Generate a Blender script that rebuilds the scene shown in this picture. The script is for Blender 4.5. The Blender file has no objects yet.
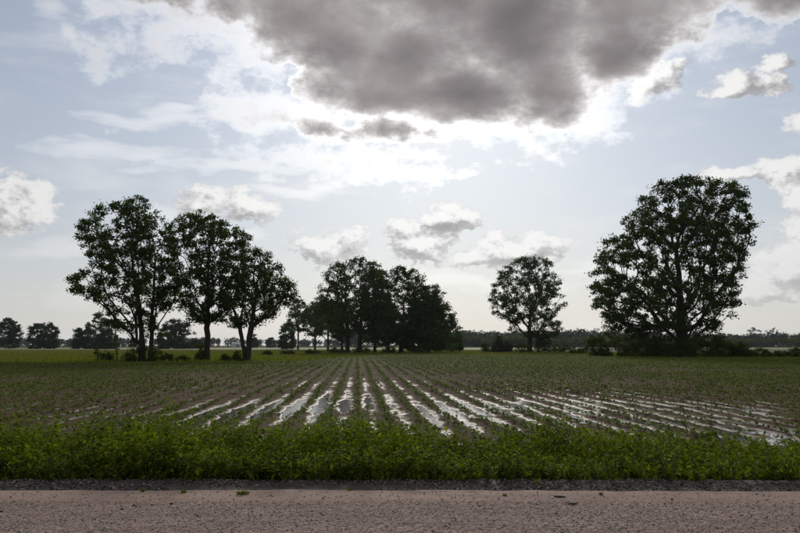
import bpy, math, random
import numpy as np
from mathutils import Vector, Matrix

SC = bpy.context.scene
COL = SC.collection
R = np.random.default_rng(11)
rad = math.radians

# ------------------------------------------------------------------ camera
W, H, FPX = 800.0, 533.0, 778.0            # photograph frame, focal length in its pixels
HORIZON = 345.5
PITCH = math.atan((HORIZON - H / 2) / FPX)
CAM = np.array([0.0, 0.0, 1.65])
cd = bpy.data.cameras.new('camera')
cam = bpy.data.objects.new('camera', cd)
COL.objects.link(cam)
cam.location = CAM
cam.rotation_euler = (math.pi / 2 + PITCH, 0, 0)
cd.sensor_width = 36.0
cd.lens = 36.0 * FPX / W
cd.clip_start = 0.05
cd.clip_end = 30000
SC.camera = cam


def ray(px, py):
    """world direction towards a point of the photograph"""
    a = (px - W / 2) / FPX
    b = (H / 2 - py) / FPX
    c, s = math.cos(PITCH), math.sin(PITCH)
    d = np.array([a, c - b * s, s + b * c])
    return d / np.linalg.norm(d)


def on_plane(px, py, D):
    d = ray(px, py)
    return CAM + d * (D / d[1])


def on_ground(px, py, z=0.0):
    d = ray(px, py)
    return CAM + d * ((z - CAM[2]) / d[2])


# ------------------------------------------------------------------ light
SUN_DIR = ray(442, 36)
SUN_EL = math.asin(SUN_DIR[2])
SUN_AZ = math.atan2(SUN_DIR[0], SUN_DIR[1])
sd = bpy.data.lights.new('sun', 'SUN')
sd.energy = 2.2
sd.angle = rad(12)
sd.color = (1.0, 0.93, 0.83)
sun = bpy.data.objects.new('sun', sd)
COL.objects.link(sun)
sun.location = (0, 0, 60)
sun.rotation_euler = Vector(SUN_DIR).to_track_quat('Z', 'Y').to_euler()

SC.view_settings.view_transform = 'Standard'
SC.view_settings.look = 'None'
SC.view_settings.exposure = 0.0
SC.view_settings.gamma = 1.0
SC.render.engine = 'CYCLES'
SC.cycles.use_denoising = True
SC.cycles.max_bounces = 4
SC.cycles.diffuse_bounces = 2
SC.cycles.glossy_bounces = 2
SC.cycles.transmission_bounces = 2
SC.cycles.volume_bounces = 0
SC.cycles.transparent_max_bounces = 4
SC.cycles.caustics_reflective = False
SC.cycles.caustics_refractive = False


# ------------------------------------------------------------------ node helper
class NT:
    def __init__(self, tree):
        self.t = tree
        self.n = tree.nodes
        self.l = tree.links

    def node(self, kind, **kw):
        nd = self.n.new(kind)
        for k, v in kw.items():
            setattr(nd, k, v)
        return nd

    def put(self, sock, v):
        if isinstance(v, bpy.types.NodeSocket):
            self.l.new(v, sock)
        elif v is not None:
            if sock.type == 'RGBA' and not hasattr(v, '__len__'):
                v = (v, v, v, 1)
            elif sock.type == 'RGBA' and len(v) == 3:
                v = (*v, 1)
            elif sock.type == 'VECTOR' and not hasattr(v, '__len__'):
                v = (v, v, v)
            sock.default_value = v

    def m(self, op, a, b=None, c=None, clamp=False):
        nd = self.node('ShaderNodeMath', operation=op, use_clamp=clamp)
        for i, v in enumerate((a, b, c)):
            if v is not None:
                self.put(nd.inputs[i], v)
        return nd.outputs[0]

    def v(self, op, a, b=None, c=None, scale=None):
        nd = self.node('ShaderNodeVectorMath', operation=op)
        for i, x in enumerate((a, b, c)):
            if x is not None:
                self.put(nd.inputs[i], x)
        if scale is not None:
            self.put(nd.inputs['Scale'], scale)
        return nd.outputs['Value'] if op in ('LENGTH', 'DOT_PRODUCT', 'DISTANCE') else nd.outputs[0]

    def mix(self, f, a, b, blend='MIX'):
        nd = self.node('ShaderNodeMix', data_type='RGBA', blend_type=blend)
        self.put(nd.inputs[0], f)
        self.put(nd.inputs[6], a)
        self.put(nd.inputs[7], b)
        return nd.outputs[2]

    def noise(self, vec, scale, detail=4, rough=0.55, dist=0.0, lac=2.0):
        nd = self.node('ShaderNodeTexNoise')
        self.put(nd.inputs['Vector'], vec)
        nd.inputs['Scale'].default_value = scale
        nd.inputs['Detail'].default_value = detail
        nd.inputs['Roughness'].default_value = rough
        nd.inputs['Lacunarity'].default_value = lac
        nd.inputs['Distortion'].default_value = dist
        return nd.outputs['Fac']

    def ramp(self, f, a, b, lo=0.0, hi=1.0, smooth=True):
        nd = self.node('ShaderNodeMapRange')
        nd.interpolation_type = 'SMOOTHSTEP' if smooth else 'LINEAR'
        self.put(nd.inputs[0], f)
        for i, v in enumerate((a, b, lo, hi)):
            nd.inputs[i + 1].default_value = v
        return nd.outputs[0]


# ------------------------------------------------------------------ world: clear sky + clouds
def azel(px, py):
    d = ray(px, py)
    return math.degrees(math.atan2(d[0], d[1])), math.degrees(math.asin(d[2]))


PXDEG = math.degrees(1 / FPX)
# big thunderhead drifting in front of the sun (centre and radii, photograph pixels)
BIG = [(300, 20, 60, 40), (620, 55, 40, 34), (440, -25, 190, 110), (520, 25, 95, 92), (400, 55, 105, 58), (340, 45, 66, 60),
       (690, -45, 190, 82), (230, -50, 150, 62), (550, 92, 42, 40), (820, -75, 120, 85), (610, 0, 80, 60),
       (465, 92, 80, 26), (385, 98, 66, 24)]
VEIL = [(450, 124, 140, 26), (190, 12, 120, 50), (235, 32, 120, 38), (300, 120, 120, 34), (575, 120, 60, 40), (625, 88, 55, 36), (150, 34, 75, 38), (250, 55, 90, 34), (700, 40, 90, 24), (330, 165, 150, 26)]
SHRED = [(384, 131, 62, 13), (320, 128, 34, 9)]
# fair weather cumulus: (cx, cy, rx, ry)
CUM = [(16, 205, 40, 27), (34, 196, 20, 17), (205, 203, 42, 15), (250, 213, 30, 13),
       (330, 247, 44, 19), (352, 238, 24, 13), (424, 244, 40, 26), (448, 218, 32, 18), (408, 228, 26, 14),
       (512, 250, 56, 18), (480, 258, 26, 13), (538, 243, 30, 12), (795, 168, 38, 16), (806, 190, 26, 22),
       (785, 268, 46, 26), (760, 292, 50, 10), (815, 240, 34, 30), (664, 74, 26, 18), (640, 88, 20, 14), (752, 84, 32, 13), (728, 93, 20, 8),
       (775, 66, 20, 9), (725, 176, 36, 9), (805, 122, 26, 12)]
WISP = [(150, 118, 60, 9), (172, 108, 34, 8), (215, 173, 80, 8), (95, 150, 90, 9), (180, 215, 60, 12), (45, 4, 18, 14), (100, 298, 90, 14), (200, 240, 60, 10),
        (470, 285, 120, 10), (300, 195, 60, 8), (60, 245, 60, 9), (620, 265, 50, 10)]


def blobs(g, uv, items, k):
    """smooth union of soft ellipses, 1 in a centre, 0 on an outline, negative outside"""
    acc = None
    for cx, cy, rx, ry in items:
        a, e = azel(cx, cy)
        ia, ie = 1 / (rx * PXDEG), 1 / (ry * PXDEG)
        p = g.v('MULTIPLY_ADD', uv, (ia, ie, 0), (-a * ia, -e * ie, 0))
        ln = g.v('LENGTH', p)
        acc = ln if acc is None else g.m('SMOOTH_MIN', acc, ln, k)
    return g.m('SUBTRACT', 1.0, acc)


def sky_coords(g, d):
    sx = g.node('ShaderNodeSeparateXYZ')
    g.put(sx.inputs[0], d)
    x, y, z = sx.outputs
    az = g.m('MULTIPLY', g.m('ARCTAN2', x, y), 57.29578)
    el = g.m('MULTIPLY', g.m('ARCSINE', z), 57.29578)
    cb = g.node('ShaderNodeCombineXYZ')
    g.put(cb.inputs[0], az)
    g.put(cb.inputs[1], el)
    flat = g.v('MULTIPLY', d, (1, 1, 1.5))
    wn = g.node('ShaderNodeTexNoise')
    g.put(wn.inputs['Vector'], flat)
    wn.inputs['Scale'].default_value = 9
    wn.inputs['Detail'].default_value = 3
    wv = g.v('SUBTRACT', wn.outputs['Color'], (0.5, 0.5, 0.5))
    uv = g.v('MULTIPLY_ADD', wv, (5, 3.4, 0), cb.outputs[0])      # warped so that no ellipse survives
    uvs = g.v('MULTIPLY_ADD', wv, (2.0, 1.3, 0), cb.outputs[0])
    return az, el, flat, uv, uvs


def new_group(name):
    t = bpy.data.node_groups.new(name, 'ShaderNodeTree')
    t.interface.new_socket('Direction', in_out='INPUT', socket_type='NodeSocketVector')
    t.interface.new_socket('Depth', in_out='OUTPUT', socket_type='NodeSocketFloat')
    g = NT(t)
    return t, g, g.node('NodeGroupInput').outputs[0], g.node('NodeGroupOutput').inputs[0]


def layer_group():
    t, g, d, out_s = new_group('layer_cloud')
    az, el, flat, uv, uvs = sky_coords(g, d)
    n1 = g.m('SUBTRACT', g.noise(flat, 9, 6, 0.60), 0.5)
    n2 = g.m('SUBTRACT', g.noise(flat, 30, 5, 0.62), 0.5)
    nw = g.m('SUBTRACT', g.noise(g.v('MULTIPLY', d, (1, 1, 4.5)), 14, 5, 0.62), 0.5)
    b = blobs(g, uv, BIG, 0.55)
    b = g.m('MULTIPLY_ADD', n1, 1.25, b)
    b = g.m('MULTIPLY_ADD', n2, 0.34, b)
    b = g.m('MAXIMUM', g.m('SUBTRACT', b, 0.06), 0)
    b = g.m('DIVIDE', g.m('MULTIPLY', b, 6.2), g.m('MULTIPLY_ADD', b, 0.9, 1.0))
    v_ = blobs(g, uv, VEIL, 0.3)
    v_ = g.m('MULTIPLY_ADD', n1, 2.2, v_)
    v_ = g.m('MULTIPLY_ADD', n2, 2.4, v_)
    v_ = g.m('MAXIMUM', v_, 0)
    v_ = g.m('DIVIDE', g.m('MULTIPLY', g.m('MULTIPLY', v_, v_), 0.62), g.m('ADD', v_, 0.45))
    b = g.m('ADD', b, v_)
    s = blobs(g, uvs, SHRED, 0.2)
    s = g.m('MULTIPLY_ADD', n2, 1.8, s)
    s = g.m('MULTIPLY', g.m('MAXIMUM', g.m('SUBTRACT', s, 0.0), 0), 2.4)
    w = blobs(g, uv, WISP, 0.3)
    w = g.m('MULTIPLY_ADD', nw, 2.4, w)
    w = g.m('MULTIPLY', g.m('MAXIMUM', g.m('ADD', w, 0.05), 0), 0.20)
    # the same broken cloud everywhere the camera does not look
    out = g.m('MAXIMUM', g.ramp(g.m('ABSOLUTE', az), 28, 42), g.ramp(el, 30, 40))
    o = g.noise(flat, 3.2, 6, 0.58)
    o = g.m('MULTIPLY', g.m('MAXIMUM', g.m('SUBTRACT', o, 0.49), 0), 14)
    o = g.m('MULTIPLY', g.m('MINIMUM', o, 2.4), out)
    g.put(out_s, g.m('ADD', g.m('ADD', b, s), g.m('ADD', w, o)))
    return t


def cumulus_group():
    t, g, d, out_s = new_group('cumulus')
    az, el, flat, uv, uvs = sky_coords(g, d)
    n2 = g.m('SUBTRACT', g.noise(flat, 34, 5, 0.60), 0.5)
    n3 = g.noise(flat, 75, 3, 0.55)
    puff = g.m('SUBTRACT', 0.5, g.m('ABSOLUTE', g.m('MULTIPLY', g.m('SUBTRACT', n3, 0.5), 3.0)))
    c = blobs(g, uvs, CUM, 0.25)
    c = g.m('MULTIPLY_ADD', n2, 2.3, c)
    c = g.m('MULTIPLY_ADD', puff, 0.35, c)
    g.put(out_s, g.m('MAXIMUM', g.m('SUBTRACT', c, 0.10), 0))
    return t


world = bpy.data.worlds.new('World')
SC.world = world
world.use_nodes = True
world.node_tree.nodes.clear()
g = NT(world.node_tree)
STR = 0.1
tc = g.node('ShaderNodeTexCoord')
D = g.v('NORMALIZE', tc.outputs['Generated'])
sky = g.node('ShaderNodeTexSky', sky_type='NISHITA')
sky.sun_disc = False
sky.sun_elevation = SUN_EL
sky.sun_rotation = SUN_AZ
sky.altitude = 0
sky.air_density = 1.0
sky.dust_density = 0.7
sky.ozone_density = 1.2
SD = tuple(float(v) for v in SUN_DIR)
c1 = g.node('ShaderNodeGroup', node_tree=layer_group())
g.put(c1.inputs[0], D)
tau = c1.outputs[0]
cg = cumulus_group()
c2 = g.node('ShaderNodeGroup', node_tree=cg)
g.put(c2.inputs[0], D)
tc0 = c2.outputs[0]
D2 = g.v('NORMALIZE', g.v('ADD', g.v('SCALE', D, scale=0.955), tuple(0.045 * v for v in SD)))
c3 = g.node('ShaderNodeGroup', node_tree=cg)
g.put(c3.inputs[0], D2)
tcs = c3.outputs[0]
cosang = g.v('DOT_PRODUCT', D, SD)
glow = g.m('POWER', g.m('MAXIMUM', cosang, 0), 9.0)          # forward scattering around the hidden sun
glow3 = g.m('POWER', g.m('MULTIPLY_ADD', cosang, 0.5, 0.5), 3.0)
glow2 = g.m('POWER', g.m('MAXIMUM', cosang, 0), 60.0)
sz = g.node('ShaderNodeSeparateXYZ')
g.put(sz.inputs[0], D)
elz = sz.outputs[2]
# clear air: the sky model seen through thin humid haze, thicker towards the horizon
hz = g.m('POWER', g.m('SUBTRACT', 1.0, g.m('MAXIMUM', elz, 0), clamp=True), 4.0)
clear = g.mix(1.0, sky.outputs[0], (0.50, 0.585, 0.72), 'MULTIPLY')
haze_l = g.v('SCALE', g.mix(hz, (0.95, 1.0, 1.06), (1.02, 1.0, 0.965)), scale=g.m('MULTIPLY_ADD', hz, 0.8, g.m('MULTIPLY_ADD', glow, 1.3, g.m('MULTIPLY_ADD', glow3, 2.2, 3.6))))
veil = g.m('MULTIPLY_ADD', hz, 0.56, 0.38, clamp=True)
clear = g.mix(veil, clear, haze_l)
thin = g.ramp(g.noise(g.v('MULTIPLY', D, (1, 1, 3.2)), 7, 6, 0.6), 0.48, 0.78)
clear = g.mix(g.m('MULTIPLY', thin, g.m('MULTIPLY_ADD', glow, 0.45, 0.10)), clear, (9.2, 9.1, 8.9))
# layer cloud: thin rims glow, thick cores stay grey
lit = g.m('EXPONENT', g.m('MULTIPLY', tau, -1.2))
bright = g.m('MULTIPLY_ADD', glow, 8.0, g.m('MULTIPLY_ADD', glow2, 7.0, 6.6))
tone = g.noise(g.v('MULTIPLY', D, (1.0, 1.0, 2.2)), 4.5, 3, 0.5)
lum = g.m('MULTIPLY_ADD', lit, bright, g.ramp(tone, 0.32, 0.68, 1.0, 2.5))
tint = g.mix(g.m('MINIMUM', g.m('MULTIPLY', tau, 0.4), 1.0), (1.0, 0.99, 0.975), (1.05, 0.96, 0.97))
layer = g.v('SCALE', tint, scale=lum)
# cumulus: lit along the side towards the sun, grey bases
litc = g.ramp(g.m('SUBTRACT', tc0, tcs), -0.55, 0.45)
lumc = g.m('MULTIPLY_ADD', litc, g.m('MULTIPLY_ADD', glow, 2.6, 3.8), g.m('MULTIPLY_ADD', glow, 0.4, 3.5))
cumu = g.v('SCALE', g.mix(litc, (1.0, 0.975, 0.99), (1.0, 0.993, 0.985)), scale=lumc)
wgt = g.m('DIVIDE', tc0, g.m('ADD', g.m('ADD', tc0, tau), 0.001))
cloud = g.mix(wgt, layer, cumu)
alpha = g.m('SUBTRACT', 1.0, g.m('EXPONENT', g.m('ADD', g.m('MULTIPLY', tau, -2.6), g.m('MULTIPLY', tc0, -6.5))))
# distant cloud sinks in the haze
alpha = g.m('MULTIPLY', alpha, g.ramp(elz, -0.01, 0.16, 0.25, 1.0))
final = g.mix(alpha, clear, cloud)
bg = g.node('ShaderNodeBackground')
g.put(bg.inputs[0], final)
bg.inputs[1].default_value = STR
wo = g.node('ShaderNodeOutputWorld')
g.l.new(bg.outputs[0], wo.inputs[0])
world.cycles.sampling_method = 'MANUAL'
world.cycles.sample_map_resolution = 512


# ------------------------------------------------------------------ mesh helpers
def new_mesh(name, V, quads=None, tris=None, mat=None, smooth=False):
    V = np.asarray(V, np.float32).reshape(-1, 3)
    me = bpy.data.meshes.new(name)
    parts, sizes = [], []
    if quads is not None and len(quads):
        q = np.asarray(quads, np.int32).reshape(-1, 4)
        parts.append(q.ravel()); sizes.append(np.full(len(q), 4, np.int32))
    if tris is not None and len(tris):
        q = np.asarray(tris, np.int32).reshape(-1, 3)
        parts.append(q.ravel()); sizes.append(np.full(len(q), 3, np.int32))
    idx = np.concatenate(parts); sz = np.concatenate(sizes)
    me.vertices.add(len(V)); me.vertices.foreach_set('co', V.ravel())
    me.loops.add(len(idx)); me.loops.foreach_set('vertex_index', idx)
    me.polygons.add(len(sz))
    st = np.concatenate(([0], np.cumsum(sz)[:-1])).astype(np.int32)
    me.polygons.foreach_set('loop_start', st)
    if smooth:
        me.polygons.foreach_set('use_smooth', np.ones(len(sz), bool))
    me.update(calc_edges=True)
    me.validate()
    if mat:
        me.materials.append(mat)
    return me


def obj(name, me, parent=None, loc=None):
    o = bpy.data.objects.new(name, me)
    COL.objects.link(o)
    if parent is not None:
        o.parent = parent
    if loc is not None:
        o.location = loc
    return o


def tag(o, label=None, cat=None, group=None, kind=None):
    if label: o['label'] = label
    if cat: o['category'] = cat
    if group: o['group'] = group
    if kind: o['kind'] = kind
    return o


def empty(name, loc):
    o = bpy.data.objects.new(name, None)
    o.empty_display_size = 0.3
    COL.objects.link(o)
    o.location = loc
    return o


# value noise (numpy)
def _hash(ix, iy, iz, seed):
    h = (ix.astype(np.int64) * 374761393 + iy.astype(np.int64) * 668265263 + iz.astype(np.int64) * 2147483647 + seed * 144269)
    h = (h ^ (h >> 13)) * 1274126177
    h = h ^ (h >> 16)
    return (h & 0xFFFF) / 65535.0


def vnoise(x, y, z=None, seed=0):
    x = np.asarray(x, float); y = np.asarray(y, float)
    z = np.zeros_like(x) if z is None else np.asarray(z, float)
    ix, iy, iz = np.floor(x), np.floor(y), np.floor(z)
    fx, fy, fz = x - ix, y - iy, z - iz
    fx = fx * fx * (3 - 2 * fx); fy = fy * fy * (3 - 2 * fy); fz = fz * fz * (3 - 2 * fz)
    r = 0
    for a in (0, 1):
        for b in (0, 1):
            for c in (0, 1):
                w = (fx if a else 1 - fx) * (fy if b else 1 - fy) * (fz if c else 1 - fz)
                r = r + w * _hash(ix + a, iy + b, iz + c, seed)
    return r


def fbm(x, y, z=None, seed=0, oct=4):
    s, a, t = 0, 0.5, 0
    f = 1.0
    for i in range(oct):
        s = s + a * vnoise(np.asarray(x) * f, np.asarray(y) * f, None if z is None else np.asarray(z) * f, seed + i * 17)
        t += a; a *= 0.5; f *= 2.03
    return s / t


# ------------------------------------------------------------------ materials
def material(name):
    m = bpy.data.materials.new(name)
    m.use_nodes = True
    m.node_tree.nodes.clear()
    return m, NT(m.node_tree)


def finish(g, shader, disp=None):
    o = g.node('ShaderNodeOutputMaterial')
    g.l.new(shader, o.inputs[0])


def principled(g, col, rough, bump=None, bstr=0.3, bdist=0.02, spec=0.5):
    p = g.node('ShaderNodeBsdfPrincipled')
    g.put(p.inputs['Base Color'], col)
    g.put(p.inputs['Roughness'], rough)
    g.put(p.inputs['Specular IOR Level'], spec)
    if bump is not None:
        b = g.node('ShaderNodeBump')
        b.inputs['Strength'].default_value = bstr
        b.inputs['Distance'].default_value = bdist
        g.put(b.inputs['Height'], bump)
        g.l.new(b.outputs[0], p.inputs['Normal'])
    return p.outputs[0]


def pos(g):
    return g.node('ShaderNodeNewGeometry').outputs['Position']


def leaf_mat(name, dark, light, trans=0.35, scale=0.6, old=None, rough=0.5, lo=0.35, hi=1.1):
    m, g = material(name)
    ge = g.node('ShaderNodeNewGeometry')
    n = g.noise(ge.outputs['Position'], scale, 3, 0.6)
    f = g.m('ADD', g.m('MULTIPLY', n, 0.9), g.m('MULTIPLY', ge.outputs['Random Per Island'], 0.6))
    f = g.ramp(f, lo, hi, smooth=False)
    col = g.mix(f, dark, light)
    if old:
        col = g.mix(g.ramp(ge.outputs['Random Per Island'], 0.93, 0.97), col, old)
    df = principled(g, col, 0.75, spec=0.03)
    tr = g.node('ShaderNodeBsdfTranslucent')
    tc_ = g.mix(1.0, col, (1.2, 1.5, 0.5), 'MULTIPLY')
    g.put(tr.inputs[0], tc_)
    mx = g.node('ShaderNodeMixShader')
    mx.inputs[0].default_value = trans
    g.l.new(df, mx.inputs[1]); g.l.new(tr.outputs[0], mx.inputs[2])
    finish(g, mx.outputs[0])
    return m


M = {}
M['oak_leaf'] = leaf_mat('oak_leaf', (0.026, 0.042, 0.010), (0.070, 0.098, 0.022), 0.30)
M['far_leaf'] = leaf_mat('far_leaf', (0.020, 0.034, 0.010), (0.045, 0.066, 0.018), 0.2, 0.15)
M['wood_leaf'] = leaf_mat('wood_leaf', (0.018, 0.030, 0.014), (0.045, 0.060, 0.022), 0.1, 0.05)
M['bush_leaf'] = leaf_mat('bush_leaf', (0.030, 0.048, 0.010), (0.080, 0.105, 0.020), 0.3, 0.5)
M['brown_leaf'] = leaf_mat('brown_leaf', (0.045, 0.032, 0.014), (0.075, 0.058, 0.022), 0.2, 0.5)
M['weed_leaf'] = leaf_mat('weed_leaf', (0.030, 0.062, 0.008), (0.225, 0.260, 0.016), 0.34, 1.1, (0.26, 0.25, 0.03), 0.45, 0.46, 1.08)
M['grass_blade'] = leaf_mat('grass_blade', (0.07, 0.085, 0.012), (0.16, 0.165, 0.025), 0.35, 0.8, (0.22, 0.19, 0.07))
M['crop_leaf'] = leaf_mat('crop_leaf', (0.070, 0.100, 0.018), (0.17, 0.20, 0.036), 0.34, 0.5)
M['yellow_leaf'] = leaf_mat('yellow_leaf', (0.10, 0.11, 0.02), (0.19, 0.18, 0.035), 0.3, 2)

m, g = material('bark')
p = pos(g)
n = g.noise(g.v('MULTIPLY', p, (3, 3, 0.6)), 3, 6, 0.65)
finish(g, principled(g, g.mix(n, (0.018, 0.014, 0.011), (0.075, 0.062, 0.05)), 0.9, n, 0.8, 0.05, 0.2))
M['bark'] = m

m, g = material('stem')
finish(g, principled(g, (0.06, 0.075, 0.02), 0.6))
M['stem'] = m
m, g = material('dead_wood')
p = pos(g)
finish(g, principled(g, g.mix(g.noise(p, 30, 4), (0.02, 0.015, 0.012), (0.07, 0.055, 0.045)), 0.85))
M['dead_wood'] = m

# gravel road
m, g = material('gravel_road')
p = pos(g)
vo = g.node('ShaderNodeTexVoronoi', feature='F1'); vo.inputs['Scale'].default_value = 36; g.put(vo.inputs['Vector'], p)
vo2 = g.node('ShaderNodeTexVoronoi', feature='F1'); vo2.inputs['Scale'].default_value = 85; g.put(vo2.inputs['Vector'], p)
s1 = g.node('ShaderNodeSeparateColor'); g.put(s1.inputs[0], vo.outputs['Color'])
s2 = g.node('ShaderNodeSeparateColor'); g.put(s2.inputs[0], vo2.outputs['Color'])
base = g.mix(g.noise(p, 0.9, 5, 0.6), (0.260, 0.182, 0.146), (0.420, 0.302, 0.248))
st = g.mix(s1.outputs[0], (0.045, 0.030, 0.024), (0.68, 0.50, 0.42))
st2 = g.mix(s2.outputs[1], (0.050, 0.034, 0.028), (0.62, 0.455, 0.375))
st = g.mix(0.5, st, st2)
sp = g.node('ShaderNodeSeparateXYZ'); g.put(sp.inputs[0], p)
edge = g.ramp(g.m('MULTIPLY_ADD', g.noise(p, 1.6, 3), 0.35, sp.outputs[1]), 8.35, 8.95)   # fine packed dust along the crest
wheel = g.ramp(g.noise(g.v('MULTIPLY', p, (0.15, 1.3, 1)), 1.0, 3), 0.4, 0.62)
k = g.m('MULTIPLY', g.m('SUBTRACT', 1.0, g.m('MULTIPLY', edge, 0.75)), g.m('MULTIPLY_ADD', wheel, 0.3, 0.6))
col = g.mix(k, base, st)
col = g.mix(g.ramp(g.noise(g.v('MULTIPLY', p, (0.5, 1.6, 1)), 1.7, 5, 0.65), 0.35, 0.7), col, g.mix(1.0, col, (0.74, 0.73, 0.73), 'MULTIPLY'))
hgt = g.m('ADD', g.m('MULTIPLY', vo.outputs['Distance'], 1.0), g.m('MULTIPLY', vo2.outputs['Distance'], 0.6))
hgt = g.m('MULTIPLY', g.m('SUBTRACT', 1.0, hgt), g.m('SUBTRACT', 1.0, g.m('MULTIPLY', edge, 0.8)))
finish(g, principled(g, col, 0.9, hgt, 1.0, 0.02, 0.08))
M['gravel_road'] = m

m, g = material('pebble')
ge = g.node('ShaderNodeNewGeometry')
col = g.mix(ge.outputs['Random Per Island'], (0.09, 0.068, 0.058), (0.62, 0.52, 0.47))
finish(g, principled(g, col, 0.8, spec=0.3))
M['pebble'] = m
m, g = material('shoulder_stone')
ge = g.node('ShaderNodeNewGeometry')
rnd = g.m('POWER', ge.outputs['Random Per Island'], 2.2)
finish(g, principled(g, g.mix(rnd, (0.045, 0.035, 0.03), (0.38, 0.32, 0.29)), 0.85, spec=0.1))
M['shoulder_stone'] = m
m, g = material('dark_stone')
finish(g, principled(g, g.mix(g.noise(pos(g), 40, 4), (0.025, 0.02, 0.02), (0.07, 0.055, 0.05)), 0.8))
M['dark_stone'] = m

m, g = material('verge_soil')
p = pos(g)
n = g.noise(p, 14, 6, 0.65)
finish(g, principled(g, g.mix(n, (0.030, 0.023, 0.019), (0.11, 0.085, 0.075)), 0.85, n, 0.8, 0.03))
M['verge_soil'] = m

# wet ploughed field
m, g = material('field_soil')
p = pos(g)
n = g.noise(p, 9, 7, 0.65)
n2 = g.noise(p, 0.35, 4, 0.6)
col = g.mix(n, (0.044, 0.026, 0.016), (0.125, 0.078, 0.050))
col = g.mix(g.ramp(n2, 0.45, 0.65), col, g.mix(n, (0.05, 0.05, 0.022), (0.11, 0.095, 0.05)))
sp = g.node('ShaderNodeSeparateXYZ'); g.put(sp.inputs[0], p)
wet = g.ramp(sp.outputs[2], -0.258, -0.208, 0.50, 0.95)
spec = g.ramp(sp.outputs[2], -0.258, -0.206, 0.30, 0.04)
rough = g.m('ADD', wet, g.m('MULTIPLY', g.noise(p, 6, 4), 0.15), clamp=True)
far_grass = g.ramp(sp.outputs[1], 45, 85)
col = g.mix(g.m('MULTIPLY', far_grass, 0.5), col, g.mix(n2, (0.040, 0.055, 0.016), (0.075, 0.085, 0.03)))
finish(g, principled(g, col, rough, n, 0.6, 0.04, spec))
M['field_soil'] = m

m, g = material('water')
p = pos(g)
n = g.noise(g.v('MULTIPLY', p, (1, 0.5, 1)), 5, 4, 0.6)
finish(g, principled(g, (0.045, 0.036, 0.028), 0.10, n, 0.20, 0.03, 0.5))
M['water'] = m

# grassland: broad bands of growth and cut hay
m, g = material('grassland')
p = pos(g)
n = g.noise(g.v('MULTIPLY', p, (0.25, 1, 1)), 0.05, 6, 0.62)
n3 = g.noise(p, 2.2, 6, 0.7)
n4 = g.noise(g.v('MULTIPLY', p, (0.4, 1, 1)), 0.3, 5, 0.65)
col = g.mix(n4, (0.070, 0.088, 0.014), (0.120, 0.128, 0.022))
col = g.mix(g.ramp(n, 0.45, 0.62), col, (0.150, 0.128, 0.034))
col = g.mix(g.m('MULTIPLY', n3, 0.40), col, (0.030, 0.042, 0.012))
finish(g, principled(g, col, 0.9, n3, 0.5, 0.08, 0.0))
M['grassland'] = m


def plain(name, a, b, scale, rough=0.9):
    m, g = material(name)
    n = g.noise(g.v('MULTIPLY', pos(g), (0.3, 1, 1)), scale, 5, 0.65)
    finish(g, principled(g, g.mix(n, a, b), rough, spec=0.2))
    M[name] = m


plain('dry_track', (0.17, 0.15, 0.115), (0.30, 0.27, 0.21), 0.3)
plain('far_soil', (0.055, 0.042, 0.034), (0.095, 0.075, 0.06), 0.2)
plain('far_crop', (0.10, 0.12, 0.036), (0.14, 0.15, 0.05), 0.05)
plain('barn_wall', (0.55, 0.55, 0.53), (0.68, 0.68, 0.66), 0.4, 0.6)
plain('barn_roof', (0.42, 0.43, 0.44), (0.52, 0.53, 0.54), 0.4, 0.45)
plain('barn_door', (0.10, 0.10, 0.11), (0.14, 0.14, 0.15), 0.4, 0.6)

# ------------------------------------------------------------------ ground
GZ = -0.30                     # level of the land around the field
ROW = 0.77                     # crop row spacing
TH = math.atan((358 - 400) / FPX)   # rows run a little left of the view
RD = np.array([math.sin(TH), math.cos(TH)])
RX = np.array([math.cos(TH), -math.sin(TH)])


def sheet(name, x0, x1, y0, y1, z, mat, nx=1, ny=1, kind='structure'):
    xs = np.linspace(x0, x1, nx + 1); ys = np.linspace(y0, y1, ny + 1)
    X, Y = np.meshgrid(xs, ys)
    V = np.stack([X.ravel(), Y.ravel(), np.full(X.size, z)], 1)
    i = (np.arange(ny)[:, None] * (nx + 1) + np.arange(nx)[None]).ravel()
    Q = np.stack([i, i + 1, i + nx + 2, i + nx + 1], 1)
    return tag(obj(name, new_mesh(name, V, Q, mat=mat)), kind=kind)


sheet('ground', -4000, 4000, 11.5, 6500, GZ, M['grassland'], 8, 8)


def road_z(x, y):
    return 0.010 * (fbm(x * 0.5, y * 0.9, seed=3) - 0.5) * 2


def grid(x, y, zf, mat, name, smooth=True, keep=None):
    X, Y = np.meshgrid(x, y)
    Z = zf(X, Y)
    V = np.stack([X.ravel(), Y.ravel(), Z.ravel()], 1)
    nx, ny = len(x) - 1, len(y) - 1
    i = (np.arange(ny)[:, None] * (nx + 1) + np.arange(nx)[None]).ravel()
    Q = np.stack([i, i + 1, i + nx + 2, i + nx + 1], 1)
    if keep is not None:
        c = V[Q].mean(1)
        Q = Q[keep(c)]
    return tag(obj(name, new_mesh(name, V, Q, mat=mat, smooth=smooth)), kind='structure')


def crest(x):                   # the worn outer edge of the gravel road
    return 9.03 + 0.10 * (fbm(x * 0.8, x * 0 + 2.2, seed=5) - 0.5) * 2


xs = np.linspace(-60, 60, 700)
ys = np.concatenate([np.linspace(-30, 5, 12), np.linspace(5.2, 8.6, 24), np.linspace(8.66, 9.16, 14)])


def zroad(X, Y):
    e = np.clip((Y - crest(X)) / 0.10, 0, 1)
    return road_z(X, Y) + 0.016 * np.clip((Y - 8.2) / 0.6, 0, 1) - 0.10 * e


grid(xs, ys, zroad, M['gravel_road'], 'road')


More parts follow.
